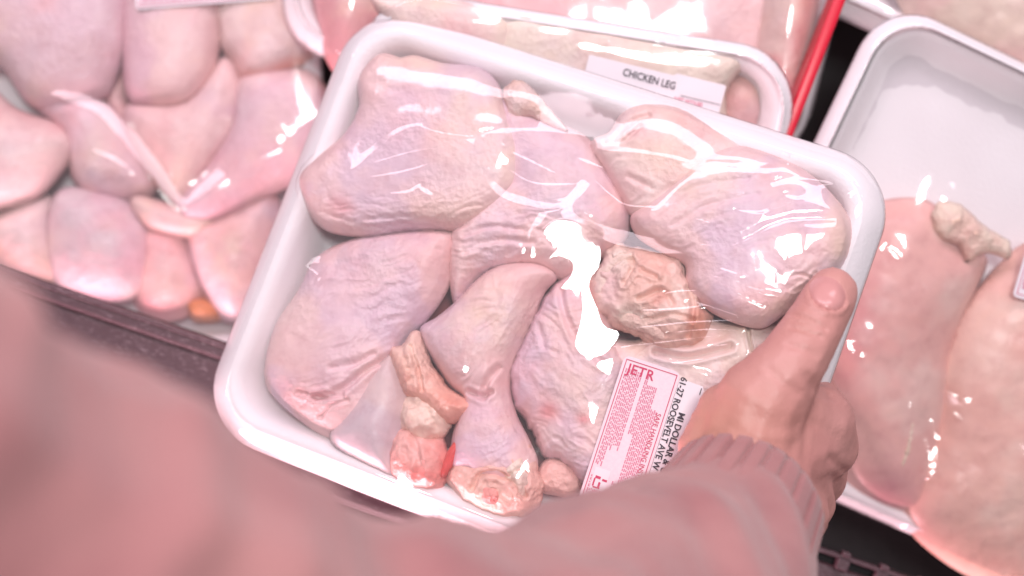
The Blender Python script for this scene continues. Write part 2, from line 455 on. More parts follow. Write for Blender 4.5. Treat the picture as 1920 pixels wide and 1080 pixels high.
def make_film(t, hi=(), poly=(), flat=(), tension=1500, lam=.012, wr=.00025, smooth=.004, seed=3, sag=.0, mat=None, pins=()):
    """cling film: a membrane pulled over rim and meat, with folds whose flanks face the lamps"""
    fr, res = t.fr, t.res
    O = rrect(t.L/2+.0003, t.W/2+.0003, t.r, 24)
    i0, j0 = np.floor(O.min(0)/res).astype(int)-1; i1, j1 = np.ceil(O.max(0)/res).astype(int)+2
    U, V = np.meshgrid(np.arange(i0, i1)*res, np.arange(j0, j1)*res, indexing='ij')
    m = inside(U, V, O); d, bx, by, _ = segdist(U, V, O, True, True); d = np.where(m, d, 0)
    ob = np.full(U.shape, -.02)
    for (a, b, h, r) in t.obs:
        for (dst0, src) in ((np.array([a-i0, b-j0]), h),):
            s0 = np.maximum(-dst0, 0); e0 = np.minimum(np.array(src.shape), np.array(ob.shape)-dst0)
            if (e0 <= s0).any(): continue
            sl = (slice(dst0[0]+s0[0], dst0[0]+e0[0]), slice(dst0[1]+s0[1], dst0[1]+e0[1]))
            ob[sl] = np.maximum(ob[sl], src[s0[0]:e0[0], s0[1]:e0[1]])
    rimh = rimw(d, t)+.0004
    pin = (d < t.lipw) & (blur(maxf(ob, 4), 4) < rimh+.0003)
    k_ = max(2, int(smooth/res))
    obs = blur(maxf(ob, k_), max(2, int(smooth*1.25/res)), 2)+.0008
    # coarse obstacle relaxation
    s = 4
    oc = np.maximum(obs, np.where(pin, rimh, -1))[::s, ::s]; mc = m[::s, ::s]; pc = pin[::s, ::s] | ~mc; rc = np.where(mc, rimh[::s, ::s], 0)
    hc = np.maximum(np.where(pc, rc, np.maximum(oc, 0)), -.005)
    for k in range(tension):
        p = np.pad(hc, 1, mode='edge')
        a = .25*(p[2:, 1:-1]+p[:-2, 1:-1]+p[1:-1, 2:]+p[1:-1, :-2])-sag
        hc = np.where(pc, rc, np.maximum(a, oc-.0003))
    hc = blur(hc, 1, 1)
    ii = np.arange(U.shape[0])/s; jj = np.arange(U.shape[1])/s
    a0 = np.minimum(ii.astype(int), hc.shape[0]-2); b0 = np.minimum(jj.astype(int), hc.shape[1]-2)
    fa = np.clip(ii-a0, 0, 1)[:, None]; fb = np.clip(jj-b0, 0, 1)[None]
    h0 = (hc[np.ix_(a0, b0)]*(1-fa)*(1-fb)+hc[np.ix_(a0+1, b0)]*fa*(1-fb)+hc[np.ix_(a0, b0+1)]*(1-fa)*fb+hc[np.ix_(a0+1, b0+1)]*fa*fb)
    h0 = blur(h0, max(3, int(.004/res)), 2)
    h0 = np.where(pin, rimh, h0)
    inner = sst(d, t.lipw, t.lipw*1.6)
    h0 = h0 + inner*((fbm(U*40, V*40, seed)-.5)*wr*3 + (fbm(U*260+V*120, V*90-U*60, seed+2)-.5)*wr*.5)
    # target slopes
    gx = np.diff(h0, axis=0, append=h0[-1:])/res; gy = np.diff(h0, axis=1, append=h0[:, -1:])/res
    wt = np.ones(U.shape)
    X, Y = fr.px(U, V, h0)
    Lw = np.stack([U, V, h0], -1).reshape(-1, 3)
    sp0 = half_slope(fr, Lw, LAMP_P, -.55); sp1 = half_slope(fr, Lw, LAMP_P, .55); sg = half_slope(fr, Lw, LAMP_G)
    sp0 = [q.reshape(U.shape) for q in sp0]; sp1 = [q.reshape(U.shape) for q in sp1]; sg = [q.reshape(U.shape) for q in sg]
    def apply(mask, S, wgt=80):
        nonlocal gx, gy, wt
        gx = gx*(1-mask)+S[0]*mask; gy = gy*(1-mask)+S[1]*mask
        wt = np.maximum(wt, 1+(wgt-1)*mask)
    ring = np.zeros(U.shape)
    todo = []
    for (pl, hw, lamp) in hi:
        C = catmull(pl, 6, False); q, _, _, tt = segdist(X, Y, C, False, True)
        hw = max(hw, 3.0); tap = hw*(.35+.65*np.sin(np.pi*np.clip(tt, 0.02, .98))**.5)*(.75+.5*fbm(X/25, Y/25, seed+7))
        S = sg
        if lamp == 'P':                 # the stretch of the tube that this fold can face
            qs = blur(q, 2, 1); nx, ny = np.gradient(qs); L_ = np.hypot(nx, ny)+1e-9; tx, ty = -ny/L_, nx/L_
            d0 = sp0[0]*tx+sp0[1]*ty; d1 = sp1[0]*tx+sp1[1]*ty
            al = np.clip(d0/np.where(np.abs(d0-d1) < 1e-6, 1e-6, d0-d1), 0, 1)
            am = blur(al, max(2, int(.004/res)), 2)
            S = [sp0[k]*(1-am)+sp1[k]*am for k in (0, 1)]
        todo.append((1-sst(q, tap*.75, tap*1.2), S)); ring = np.maximum(ring, 1-sst(q, tap*1.2+3, tap*2.5+8))
    for (pl, lamp) in poly:
        C = catmull(pl, 5); q = segdist(X, Y, C, True); ins = inside(X, Y, C); q = np.where(ins, -q, q)
        todo.append((1-sst(q, -1.0, 1.5), sg)); ring = np.maximum(ring, 1-sst(q, 4, 22))
    for S in (sg,):                     # elsewhere the film does not happen to face the ceiling lamp
        ex, ey = gx-S[0], gy-S[1]; r_ = np.hypot(ex, ey)+1e-6; f_ = np.where(r_ < .10, .10/r_, 1.0)
        gx = S[0]+ex*f_; gy = S[1]+ey*f_
    wt = 1-.9*ring
    for mk, S in todo: apply(mk, S)
    gx *= 1; 
    mx = m[:-1] & m[1:]; my = m[:, :-1] & m[:, 1:]
    wx = np.where(mx, .5*(wt[:-1]+wt[1:]), 0); wy = np.where(my, .5*(wt[:, :-1]+wt[:, 1:]), 0)
    lamd = np.where(m, lam*(1-.95*np.clip(ring, 0, 1)), 1.0) + np.where(pin, 4.0, 0)
    def A(h):
        r = lamd*h
        ex = wx*np.diff(h, axis=0); r[1:] += ex; r[:-1] -= ex
        ey = wy*np.diff(h, axis=1); r[:, 1:] += ey; r[:, :-1] -= ey
        return r
    b = lamd*h0
    ex = wx*gx[:-1]*res; b[1:] += ex; b[:-1] -= ex
    ey = wy*gy[:, :-1]*res; b[:, 1:] += ey; b[:, :-1] -= ey
    h = h0.copy()
    if todo:
        dg = lamd.copy(); dg[1:] += wx; dg[:-1] += wx; dg[:, 1:] += wy; dg[:, :-1] += wy
        r = b-A(h); z = r/dg; p = z.copy(); rs = (r*z).sum()
        for k in range(700 if res < .0005 else 300):
            Ap = A(p); al = rs/(p*Ap).sum(); h += al*p; r -= al*Ap; z = r/dg; r2 = (r*z).sum()
            if r2 < 1e-15: break
            p = z+(r2/rs)*p; rs = r2
    # film rests on the meat, never inside it
    lift = blur(maxf(np.maximum(ob+.0003-h, 0), max(2, int(.0018/res))), max(2, int(.002/res)), 2)
    h = h+lift
    for pl in flat:
        C = np.array(pl, float); q = segdist(X, Y, C, True); ins = inside(X, Y, C); q = np.where(ins, -q, q)
        k = 1-sst(q, 2, 16); r_ = max(3, int(.007/res)); h = h*(1-k)+(blur(maxf(h, r_//2), r_, 2))*k
    h = np.where(pin, rimh, h)
    t.h = h; t.i0 = i0; t.j0 = j0
    used, idx, F, BE = grid_faces(m)
    isb = np.zeros(used.sum(), bool); isb[BE.ravel()] = True
    u, v, hh = U[used], V[used], h[used]
    u = np.where(isb, bx[used], u); v = np.where(isb, by[used], v); hh = np.where(isb, -t.lipd, hh)
    Vv = [np.c_[u, v, hh]]; FF = [tuple(f) for f in F]
    nn = len(u); bl = np.nonzero(isb)[0]
    mp = {}; cnt = nn
    for ring_i, (ins_, w_) in enumerate(((.002, -t.lipd-.003), (.0095, -t.depth*.78), (.03, -t.depth-.0025))):
        c = np.c_[u[bl], v[bl]]; q = c/np.linalg.norm(c/np.array([t.L, t.W]), axis=1)[:, None]
        c2 = c*(1-ins_/np.maximum(np.minimum(t.L, t.W)*.5, 1e-3))
        Vv.append(np.c_[c2, np.full(len(c2), w_)+.0012*(fbm(c2[:, 0]*150, c2[:, 1]*150, seed+ring_i)-.5)])
        mp[ring_i] = {b_: cnt+k for k, b_ in enumerate(bl)}; cnt += len(bl)
    for a, b_ in BE:
        FF.append((b_, a, mp[0][a], mp[0][b_]))
        FF.append((mp[0][b_], mp[0][a], mp[1][a], mp[1][b_])); FF.append((mp[1][b_], mp[1][a], mp[2][a], mp[2][b_]))
    return link('plastic_film', mesh('plastic_film', np.concatenate(Vv), FF), mat or M_film, t.root)

def film_h(t, u, v, r=10):
    if not hasattr(t, 'hb') : t.hb = {}
    if r not in t.hb: t.hb[r] = blur(t.h, r, 2) if r else t.h
    a = np.clip(u/t.res-t.i0, 0, t.h.shape[0]-1.001); b = np.clip(v/t.res-t.j0, 0, t.h.shape[1]-1.001)
    i = a.astype(int); j = b.astype(int); fa = a-i; fb = b-j; z = t.hb[r]
    return z[i, j]*(1-fa)*(1-fb)+z[i+1, j]*fa*(1-fb)+z[i, j+1]*(1-fa)*fb+z[i+1, j+1]*fa*fb

# ------------------------------------------------------------------ stickers and their print
class Sticker:
    """origin pixel O, text direction to pixel A (mm a), text-up direction to pixel B"""
    def __init__(s, t, O, A, B, w=0.006, r=0):
        s.t = t; o, a, b = t.fr.uv([O, A, B], w); s.o = o
        s.x = (a-o)/np.linalg.norm(a-o)*.001
        y = b-o; y = y-s.x*(y@s.x)/(s.x@s.x); s.y = y/np.linalg.norm(y)*.001
        s.w = np.linalg.norm(a-o)*1000; s.hgt = abs((b-o)@s.y)/(s.y@s.y); s.r = r
    def put(s, xy, dz):
        xy = np.asarray(xy, float); L = s.o+xy[:, :1]*s.x+xy[:, 1:2]*s.y
        return np.c_[L, film_h(s.t, L[:, 0], L[:, 1], s.r)+dz]
    def sheet(s, name, poly, mat, dz, parent):
        P = np.array(poly, float); st = .8
        a, b = P.min(0), P.max(0)
        gx, gy = np.meshgrid(np.arange(a[0]-st, b[0]+2*st, st), np.arange(a[1]-st, b[1]+2*st, st), indexing='ij')
        m = inside(gx, gy, P); d, qx, qy, _ = segdist(gx, gy, P, True, True)
        used, idx, F, BE = grid_faces(m); isb = np.zeros(used.sum(), bool); isb[BE.ravel()] = True
        x = np.where(isb, qx[used], gx[used]); y = np.where(isb, qy[used], gy[used])
        return link(name, mesh(name, s.put(np.c_[x, y], dz), F), mat, parent)
    def text(s, name, body, x, y, size, mat, parent, dz=.0005, sx=1.0, bold=0.0, rot=0):
        cu = bpy.data.curves.new('tmp', 'FONT'); cu.body = body; cu.size = size; cu.resolution_u = 3; cu.offset = bold
        ob = bpy.data.objects.new('tmp', cu); col.objects.link(ob)
        dg = bpy.context.evaluated_depsgraph_get(); me0 = ob.evaluated_get(dg).to_mesh()
        V = np.array([v.co[:2] for v in me0.vertices]); F = [tuple(p.vertices) for p in me0.polygons]
        ob.evaluated_get(dg).to_mesh_clear(); bpy.data.objects.remove(ob)
        if len(V) == 0: return
        V[:, 0] *= sx
        c, q = math.cos(rot), math.sin(rot)
        V = np.c_[x+V[:, 0]*c-V[:, 1]*q, y+V[:, 0]*q+V[:, 1]*c]
        return link(name, mesh(name, s.put(V, dz), F, False), mat, parent)
    def boxes(s, name, rects, mat, parent, dz=.0005):
        V = []; F = []
        for (x0, y0, x1, y1) in rects:
            n = max(1, int((x1-x0)/2)); k = len(V)
            for i in range(n+1): V += [(x0+(x1-x0)*i/n, y0), (x0+(x1-x0)*i/n, y1)]
            for i in range(n): F.append((k+2*i, k+2*i+2, k+2*i+3, k+2*i+1))
        return link(name, mesh(name, s.put(V, dz), F, False), mat, parent)
def rpoly(x0, y0, x1, y1, r=2):
    P = rrect((x1-x0)/2, (y1-y0)/2, r, 5); return P+np.array([(x0+x1)/2, (y0+y1)/2])

# ================================================================== THE SETTING
bm = bmesh.new(); bmesh.ops.create_grid(bm, x_segments=2, y_segments=2, size=1.2); me = bpy.data.meshes.new('case_floor'); bm.to_mesh(me); bm.free()
fl = link('case_floor', me, M_floor); fl['kind'] = 'structure'; fl.location = (0, 0, -.035)

# ================================================================== MAIN PACK
F0 = Frame((.0094, -.0042, .0975), -5.39, -11.44, -19.37)
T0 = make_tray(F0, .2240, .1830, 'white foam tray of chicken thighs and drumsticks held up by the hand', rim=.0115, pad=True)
G0 = 'chicken pieces in the held pack'
def p0(name, out, w, H, label, cat, **kw):
    kw['R'] = kw.get('R', .011)*.62
    return piece(name, F0, out, w+.001, H*.78, tray=T0, grow=4, under=1.0, cap=.0085, label=label, cat=cat, group=G0, **kw)

# top-left thigh
p0('chicken_thigh', [(720,104),(752,112),(780,108),(830,122),(895,130),(930,157),(946,200),(966,240),(982,285),(977,350),(945,387),(905,415),(865,431),(825,428),
   (760,431),(700,441),(635,436),(600,420),(577,385),(566,335),(600,297),(648,255),(676,205),(675,155),(695,120)], -.004, .021,
   'large plump thigh at the top left corner of the held tray', 'chicken thigh', seed=4, R=.016,
   spots=[(640,385,26,20,30,(.74,.30,.30),.8),(700,180,60,50,0,SKIN,.7),(850,185,110,40,15,LILAC,.7),(880,300,100,80,0,PALE,.6),(720,330,110,60,-20,LILAC,.55),(640,230,30,50,0,PINK,.3),(840,395,120,25,0,FAT,.35),(780,115,60,14,8,FAT,.6),(960,290,25,70,0,FAT,.5)],
   creases=[([(600,395),(660,412),(740,405),(800,412)],4,.0008),([(650,415),(700,425),(770,418)],4,.0008),([(700,150),(760,170),(830,175)],12,.0008)],
   wrinkles=[(760,405,230,38,4,10,.0015),(880,380,80,60,-35,11,.0012),(650,370,60,60,40,12,.0010)], lumps=[(850,260,90,.002),(660,360,50,-.001)])
# top middle thigh with a flap of fat
mid = p0('chicken_thigh', [(935,190),(985,205),(1040,232),(1085,252),(1110,272),(1138,320),(1168,365),(1181,408),(1168,450),(1120,485),(1060,522),(1000,505),(905,520),(855,570),(845,450),(880,400),(930,330)], -.010, .021,
   'thigh at the top middle between the two big ones, with fat flap on its rim', 'chicken thigh', seed=9, R=.015,
   spots=[(1030,270,80,40,30,LILAC,.7),(1140,390,40,50,0,PINK,.4),(1060,330,70,50,0,SKIN,.5),(930,440,90,50,0,SKIN,.4)],
   wrinkles=[(940,450,130,60,-8,13,.0018),(1080,440,70,60,30,14,.0010)], creases=[([(870,470),(930,450),(1000,455)],5,.0012),([(870,440),(920,425),(980,430)],5,.001)])
piece('fat_flap', F0, [(943,172),(955,155),(975,150),(998,163),(1020,190),(1045,218),(1066,246),(1035,238),(1000,222),(965,222),(950,205)], .001, .005, seed=12, R=.006, base=(.83,.58,.48), second=PALE, rag=4, parent=mid, tray=T0, mat=M_flesh)
# top right small thigh
p0('chicken_thigh', [(1110,272),(1145,250),(1162,222),(1185,202),(1222,197),(1282,210),(1352,250),(1400,290),(1350,330),(1290,370),(1240,400),(1190,404),(1165,372),(1138,322)], -.006, .016,
   'yellowish thigh at the top right, tucked under the big right thigh', 'chicken thigh', seed=15, R=.014, base=PALE, second=SKIN,
   spots=[(1250,290,90,50,20,FAT,.55),(1200,240,50,30,-30,SKIN,.8),(1320,250,60,30,25,PINK,.35)],
   creases=[([(1150,262),(1175,232),(1215,215)],5,.0014),([(1135,268),(1170,262),(1200,235)],4,.0012),([(1180,330),(1220,350)],6,.001)], wrinkles=[(1200,230,50,30,-45,9,.001)])
# big right thigh
p0('chicken_thigh', [(1320,296),(1372,276),(1432,288),(1500,318),(1552,360),(1588,408),(1594,450),(1580,495),(1545,530),(1500,560),(1448,602),(1420,612),(1372,600),(1325,575),(1292,535),(1286,495),(1240,470),(1198,442),(1186,408),(1214,386),(1258,348)], -.003, .020,
   'largest thigh, at the right end of the held tray beside the thumb', 'chicken thigh', seed=21, R=.016,
   spots=[(1420,380,140,60,15,LILAC,.5),(1520,460,70,50,0,PINK,.25),(1400,500,100,50,0,LILAC,.55),(1570,440,25,70,0,FAT,.6),(1480,560,60,20,-35,FAT,.6),(1320,330,60,30,-30,PALE,.6)],
   creases=[([(1470,520),(1500,512),(1520,520)],3,.0012),([(1490,545),(1515,530),(1530,510)],3,.0012),([(1230,400),(1300,350),(1400,330)],6,.0012),([(1260,420),(1330,380),(1420,360)],5,.001)],
   wrinkles=[(1370,400,170,90,-28,14,.0017),(1420,560,90,40,-20,13,.0012),(1520,530,50,40,-30,11,.0012)])
# cut joint in the middle right
jt = p0('chicken_joint', [(1108,530),(1126,496),(1157,462),(1204,471),(1268,480),(1284,506),(1297,531),(1312,556),(1330,600),(1320,641),(1286,655),(1245,658),(1204,633),(1160,617),(1141,600),(1117,581)], -.009, .016,
   'cut joint of orange raw flesh with yellow fat edge in the middle of the tray', 'chicken joint', seed=27, R=.010, base=(.82, .52, .43), second=(.84, .61, .53), mat=M_flesh, rag=8, rough=.003,
   spots=[(1150,490,40,35,0,WHITEFAT,.9),(1140,540,26,60,0,SKIN,.9),(1180,595,50,24,15,WHITEFAT,.8),(1310,610,18,40,0,(.66,.26,.16),.8),(1235,560,24,10,-40,(.66,.22,.16),.6),(1215,515,35,35,0,(.82,.50,.42),.7)],
   creases=[([(1135,505),(1170,480),(1185,500),(1170,530)],5,.002),([(1200,560),(1240,545),(1260,570)],5,.002),([(1290,540),(1300,580),(1290,630)],5,.0025),([(1180,470),(1195,500),(1230,520)],4,.0015),([(1210,600),(1260,590),(1300,600)],4,.0015)],
   lumps=[(1230,510,35,.002),(1200,560,30,.002),(1260,600,30,.002)])
piece('fat_rim', F0, [(1122,500),(1150,468),(1190,470),(1205,478),(1180,495),(1160,520),(1140,548),(1120,560),(1112,530)], -.002, .004, seed=28, R=.006, base=(.84,.66,.57), second=SKIN, parent=jt, tray=T0, mat=M_flesh, rag=6, rough=.002)
piece('fat_lump', F0, [(1160,580),(1200,575),(1235,590),(1262,620),(1245,645),(1205,625),(1165,610),(1150,595)], -.002, .004, seed=29, R=.006, base=(.84,.66,.56), second=(.83,.57,.49), parent=jt, tray=T0, mat=M_flesh)
# pale piece under the joint, towards the label
p0('chicken_thigh', [(1130,640),(1200,640),(1290,600),(1370,606),(1425,606),(1470,630),(1470,720),(1400,790),(1300,800),(1200,760),(1140,700)], -.016, .017,
   'pale yellowish piece half hidden under the label and the thumb', 'chicken piece', seed=31, base=PALE, second=FAT, rag=3,
   creases=[([(1402,606),(1405,635),(1410,660)],3,.003),([(1230,660),(1290,670),(1370,650)],6,.003)],
   spots=[(1300,640,90,14,-8,(.68,.36,.26),.7),(1410,640,40,40,0,WHITEFAT,.8)])
# left drumstick
dl = p0('chicken_drumstick', [(852,437),(856,469),(841,530),(822,567),(797,600),(767,636),(752,665),(735,720),(720,790),(680,820),(640,822),(608,814),(570,790),(530,756),(504,722),(502,677),(522,608),(562,548),(598,484),(660,452),(720,440),(790,433)], -.008, .020,
   'drumstick along the left edge of the held tray, red bone end below', 'chicken drumstick', seed=37, R=.017,
   spots=[(660,600,70,60,-40,LILAC,.7),(700,520,120,40,-30,SKIN,.6),(620,700,60,40,-40,LILAC,.6),(800,480,50,50,0,PINK,.35),(650,470,60,20,-20,GREY,.3),(560,740,40,30,40,PINK,.5)],
   creases=[([(590,745),(640,728),(690,690),(735,668)],6,.0026),([(560,735),(600,745),(640,742)],5,.0018),([(600,780),(620,760),(650,750)],4,.0015),([(620,690),(670,680),(700,665)],6,.0012)],
   wrinkles=[(700,560,160,110,-28,15,.0014),(600,740,70,40,-10,9,.0016)], lumps=[(640,640,50,.002)])
piece('smooth_flap', F0, [(722,668),(692,690),(665,728),(640,770),(618,815),(630,840),(668,862),(705,880),(738,892),(742,850),(755,805),(768,768),(762,715),(738,662)], -.001, .007, seed=38, R=.012, base=(.64,.50,.50), second=(.60,.49,.53), parent=dl, tray=T0, mat=M_smooth, rough=.0002)  # smooth grey-pink flap over the drumstick's lower end
piece('joint_meat', F0, [(733,660),(755,650),(778,622),(790,640),(803,677),(820,705),(842,732),(868,748),(893,757),(884,774),(850,792),(815,778),(785,752),(762,735),(748,700)], -.001, .0085, grow=5, rag=5, seed=39, R=.007, base=(.84,.47,.38), second=(.85,.58,.49), parent=dl, tray=T0, mat=M_flesh, rough=.004, spots=[(775,665,30,26,0,(.86,.62,.52),.7),(850,755,30,14,20,(.80,.30,.22),.6)],
   creases=[([(770,650),(782,690),(790,730)],4,.0018)])
piece('bone_cartilage', F0, [(762,752),(785,738),(812,742),(835,760),(842,790),(830,815),(800,822),(770,812),(755,790)], -.003, .0085, seed=40, R=.006, rag=9, grow=9, rough=.004, base=(.86,.65,.55), second=(.85,.54,.46), parent=dl, tray=T0, mat=M_flesh)
piece('red_bone_end', F0, [(742,815),(770,805),(800,815),(825,830),(838,860),(832,895),(815,914),(785,915),(755,905),(738,880),(735,845)], -.004, .0095, seed=42, R=.009, rag=6, grow=9, rough=.003, base=(.83,.47,.42), second=(.80,.33,.29), parent=dl, tray=T0, mat=M_flesh,
   spots=[(790,890,46,16,10,(.74,.16,.14),.7)], creases=[([(775,820),(785,860),(780,900)],6,.001)])
piece('red_bone_end', F0, [(830,893),(836,868),(850,838),(868,815),(878,812),(874,830),(858,858),(842,880)], -.002, .006, rag=3, grow=5, seed=43, R=.004, base=(.74,.10,.09), second=(.80,.20,.16), parent=dl, tray=T0, mat=M_flesh)
# middle drumstick
dm_ = p0('chicken_drumstick', [(938,500),(985,494),(1020,500),(1042,518),(1018,548),(998,598),(975,648),(957,690),(954,735),(967,782),(990,828),(1005,870),(985,905),(930,915),(880,890),(850,880),(848,850),(852,815),(862,780),(872,750),(846,726),(822,690),(797,648),(791,617),(822,597),(858,567),(900,524)], -.007, .0195,
   'middle drumstick, grey mottled skin and pink knuckle at the tray front', 'chicken drumstick', seed=47, R=.014,
   spots=[(860,660,60,60,-50,GREY,.7),(950,590,22,30,0,(.62,.50,.62),.6),(910,620,60,40,-40,LILAC,.4),(900,770,30,30,0,(.66,.48,.62),.6),(980,530,60,30,0,PINK,.4),(930,720,30,60,0,SKIN,.6)],
   creases=[([(905,745),(912,715),(935,690)],6,.0022),([(880,735),(900,742),(920,735)],5,.0025)],
   wrinkles=[(900,600,110,90,-55,14,.0012),(860,690,60,60,-40,11,.0016)], lumps=[(860,650,45,.003),(900,735,20,-.003)])
piece('knuckle_meat', F0, [(872,850),(905,840),(935,840),(962,830),(990,840),(1005,880),(1015,910),(1005,945),(975,965),(930,968),(885,945),(852,915),(842,885)], -.004, .0105, seed=48, R=.009, rag=6, grow=6, base=(.83,.52,.44), second=(.85,.64,.52), parent=dm_, tray=T0, mat=M_flesh, rough=.0015,
   creases=[([(885,915),(900,890),(930,888),(955,900)],5,.002),([(950,860),(965,900),(985,930)],5,.002)])
piece('red_bone_end', F0, [(888,915),(902,897),(928,893),(948,903),(958,925),(950,948),(925,955),(900,945)], -.002, .008, seed=49, R=.008, rough=.002, base=(.82,.38,.33), second=(.78,.24,.21), parent=dm_, tray=T0, mat=M_flesh, spots=[(925,945,30,14,15,(.72,.14,.12),.7)])
piece('tendon', F0, [(935,880),(955,862),(975,848),(990,858),(992,880),(1000,905),(985,940),(968,945),(962,915),(950,905)], -.001, .0075, rough=.002, rag=4, seed=50, R=.006, base=(.84,.62,.50), second=WHITEFAT, parent=dm_, tray=T0, mat=M_flesh, creases=[([(955,890),(975,880),(990,885)],4,.0016)])
# right drumstick with two red spots
dr = p0('chicken_drumstick', [(1064,516),(1036,543),(1006,586),(982,634),(958,682),(955,721),(967,759),(991,790),(1002,815),(1022,852),(1058,868),(1092,905),(1150,915),(1190,880),(1190,790),(1185,700),(1160,655),(1146,600),(1118,545),(1092,510)], -.012, .020,
   'drumstick beside the printed label, two red spots on its skin', 'chicken drumstick', seed=53, R=.015,
   spots=[(1029,770,15,15,0,(.62,.06,.10),.95),(1029,775,26,24,0,(.74,.32,.34),.55),(1094,785,13,9,0,(.66,.12,.16),.8),(1090,520,40,50,0,PINK,.4),(1070,640,70,40,50,SKIN,.5),(1060,720,60,50,30,GREY,.4),(1050,830,70,24,30,PALE,.6)],
   creases=[([(1050,545),(1060,590),(1085,640),(1130,680)],6,.0018),([(1010,610),(1020,650)],5,.001)],
   wrinkles=[(1040,580,90,60,60,10,.0013),(1040,700,130,90,35,16,.0011),(1050,830,80,40,30,9,.0018)], rag=6)
p0('meat_scrap', [(1012,880),(1030,862),(1060,868),(1082,890),(1090,915),(1070,930),(1040,925),(1018,920),(1008,900)], -.012, .010, 'small pink scrap of flesh at the tray front below the spotted drumstick', 'meat scrap', seed=71, R=.007, base=(.82,.50,.44), second=(.84,.62,.54), mat=M_flesh, rough=.002)

FILM_P = [([(660,318),(690,286),(720,261),(755,240),(790,233)],5),([(785,236),(830,250),(890,256)],2.2),([(905,250),(960,242),(1040,245),(1105,255)],2.6),
 ([(700,305),(770,285),(830,275),(862,262)],2.4),([(690,333),(760,320),(845,293)],2.4),([(843,294),(857,270)],5),([(730,363),(765,359),(787,345)],4),([(788,352),(808,365)],6),
 ([(893,262),(900,300),(915,335),(940,362),(980,378),(1030,388),(1062,384)],9),([(920,268),(980,295),(1040,325)],2.2),([(945,310),(990,340),(1040,348)],2),
 ([(1090,345),(1076,370),(1072,400),(1100,425),(1160,445),(1220,458),(1300,468),(1352,468)],17),([(1345,470),(1400,450),(1450,425),(1500,414),(1600,412)],5),
 ([(1085,345),(1040,346),(1000,344)],2),([(1120,345),(1150,370),(1175,385),(1230,388)],2.4),([(1140,281),(1200,284),(1290,300)],5),([(1330,306),(1400,310),(1480,302)],4),
 ([(1590,360),(1625,352)],4),([(1612,378),(1606,405)],7),([(1600,410),(1620,424)],3),
 ([(1338,518),(1400,540),(1462,553)],6),([(1350,503),(1388,517)],4),([(1336,533),(1380,552),(1432,578)],2),([(1240,552),(1270,546),(1305,545)],3.5),([(1200,582),(1260,580),(1325,573)],4),
 ([(1180,616),(1240,610),(1300,604),(1400,600)],3.5),([(1150,652),(1250,641),(1345,630)],3),([(1225,690),(1300,676),(1400,664)],3),([(1290,562),(1345,580),(1400,597)],2),([(1250,625),(1330,618),(1390,622)],2),
 ([(1330,650),(1380,645)],3),([(1470,365),(1500,372)],3),([(1300,410),(1330,418)],3),([(1320,315),(1270,350),(1225,395)],2),([(600,480),(575,500)],3),([(575,500),(600,518)],2),([(1380,395),(1430,400)],2.5),([(1450,340),(1500,335),(1560,345)],2.2),([(1090,300),(1130,315)],2)]
BLOB_G = [[(1019,440),(1030,426),(1047,416),(1078,418),(1110,440),(1126,462),(1122,500),(1107,520),(1105,544),(1119,578),(1132,613),(1160,624),(1135,660),(1097,666),(1078,647),(1085,616),(1091,581),(1087,540),(1066,541),(1052,540),(1069,520),(1075,500),(1066,484),(1047,478),(1027,486),(1047,466),(1032,452)],
 [(1117,683),(1148,677),(1161,704),(1142,704)],[(1107,770),(1138,768),(1136,796),(1112,797)],[(978,468),(986,465),(986,474),(980,478)],[(865,692),(880,688),(872,700)]]
LABEL_Q = [(1172,664),(1322,706),(1235,945),(1085,925)]
make_film(T0, [(a, b, 'P') for a, b in FILM_P]+[([(997,486),(1002,465),(1022,440)],2,'G')], [(b, 'G') for b in BLOB_G], [LABEL_Q], lam=.004)

# label: pink handling panel and white address panel
s1 = Sticker(T0, (1172, 665), (1086, 925), (1271, 698))      # y towards the right = text up
W1 = 21.5
lb = s1.sheet('price_label', rpoly(0, 0, 62, W1, 2.2), M_pinkpaper, .0004, T0.root); lb['label'] = 'pink handling label printed in fine rows'
rows = []; rnd = random.Random(5)
y = 1.9
while y < W1-4.2:
    x = 8.0 if y > 11 else 4.5
    if 8.2 < y < 9.8: y = 9.8
    while x < 59:
        wl = rnd.uniform(.5, 2.2)
        gap = (8.0 < y < 11.5 and 27 < x < 45) or (4.5 < y < 8.5 and 33 < x < 47) or (y < 8 and 40 < x < 44) or (y > 15 and x < 15)
        if not gap: rows.append((x, y, x+wl, y+.42))
        x += wl+rnd.uniform(.25, .6)
    y += .66
s1.boxes('fine_print', rows, M_pink_ink, lb)
fr_ = .28
s1.boxes('label_frame', [(1.2,1.0,60.6,1.0+fr_),(1.2,W1-1.3,60.6,W1-1.3+fr_),(1.2,1.0,1.2+fr_,W1-1.0)], M_red_ink, lb, .0006)
s1.text('logo_text', 'JETR', 6.0, 2.4, 5.2, M_red_ink, lb, .0006, 1.0, .06, math.radians(90))
s1.text('heading_text', 'SAFE HANDLING INSTRUCTIONS', 16.5, W1-4.0, 2.5, M_red_ink, lb, .0006, .98, .02)
s1.boxes('pictogram', [(45,3.5,46,5.5),(46,3.2,49,3.8),(45.5,6.2,46.3,8.0),(47,5.2,49.4,6.0),(49,3.6,49.5,6.2)], M_red_ink, lb, .0006)
s1.boxes('pictogram_ground', [(42,2.6,50,8.2)], M_paper, lb, .0005)
lw = s1.sheet('price_label', [(2, W1+.15), (2.2, W1+9.6), (60, W1+9.6), (60, W1+.15)], M_paper, .00045, T0.root); lw['label'] = 'white address label printed in black capitals'
s1.text('address_text', '61-27 ROOSEVELT AVE W', 1.2, W1+.5, 3.35, M_black_ink, lw, .0007, .92, .07)
s1.text('address_text', 'MI DOLLAR & U', 13.6, W1+3.6, 3.35, M_black_ink, lw, .0007, .98, .07)
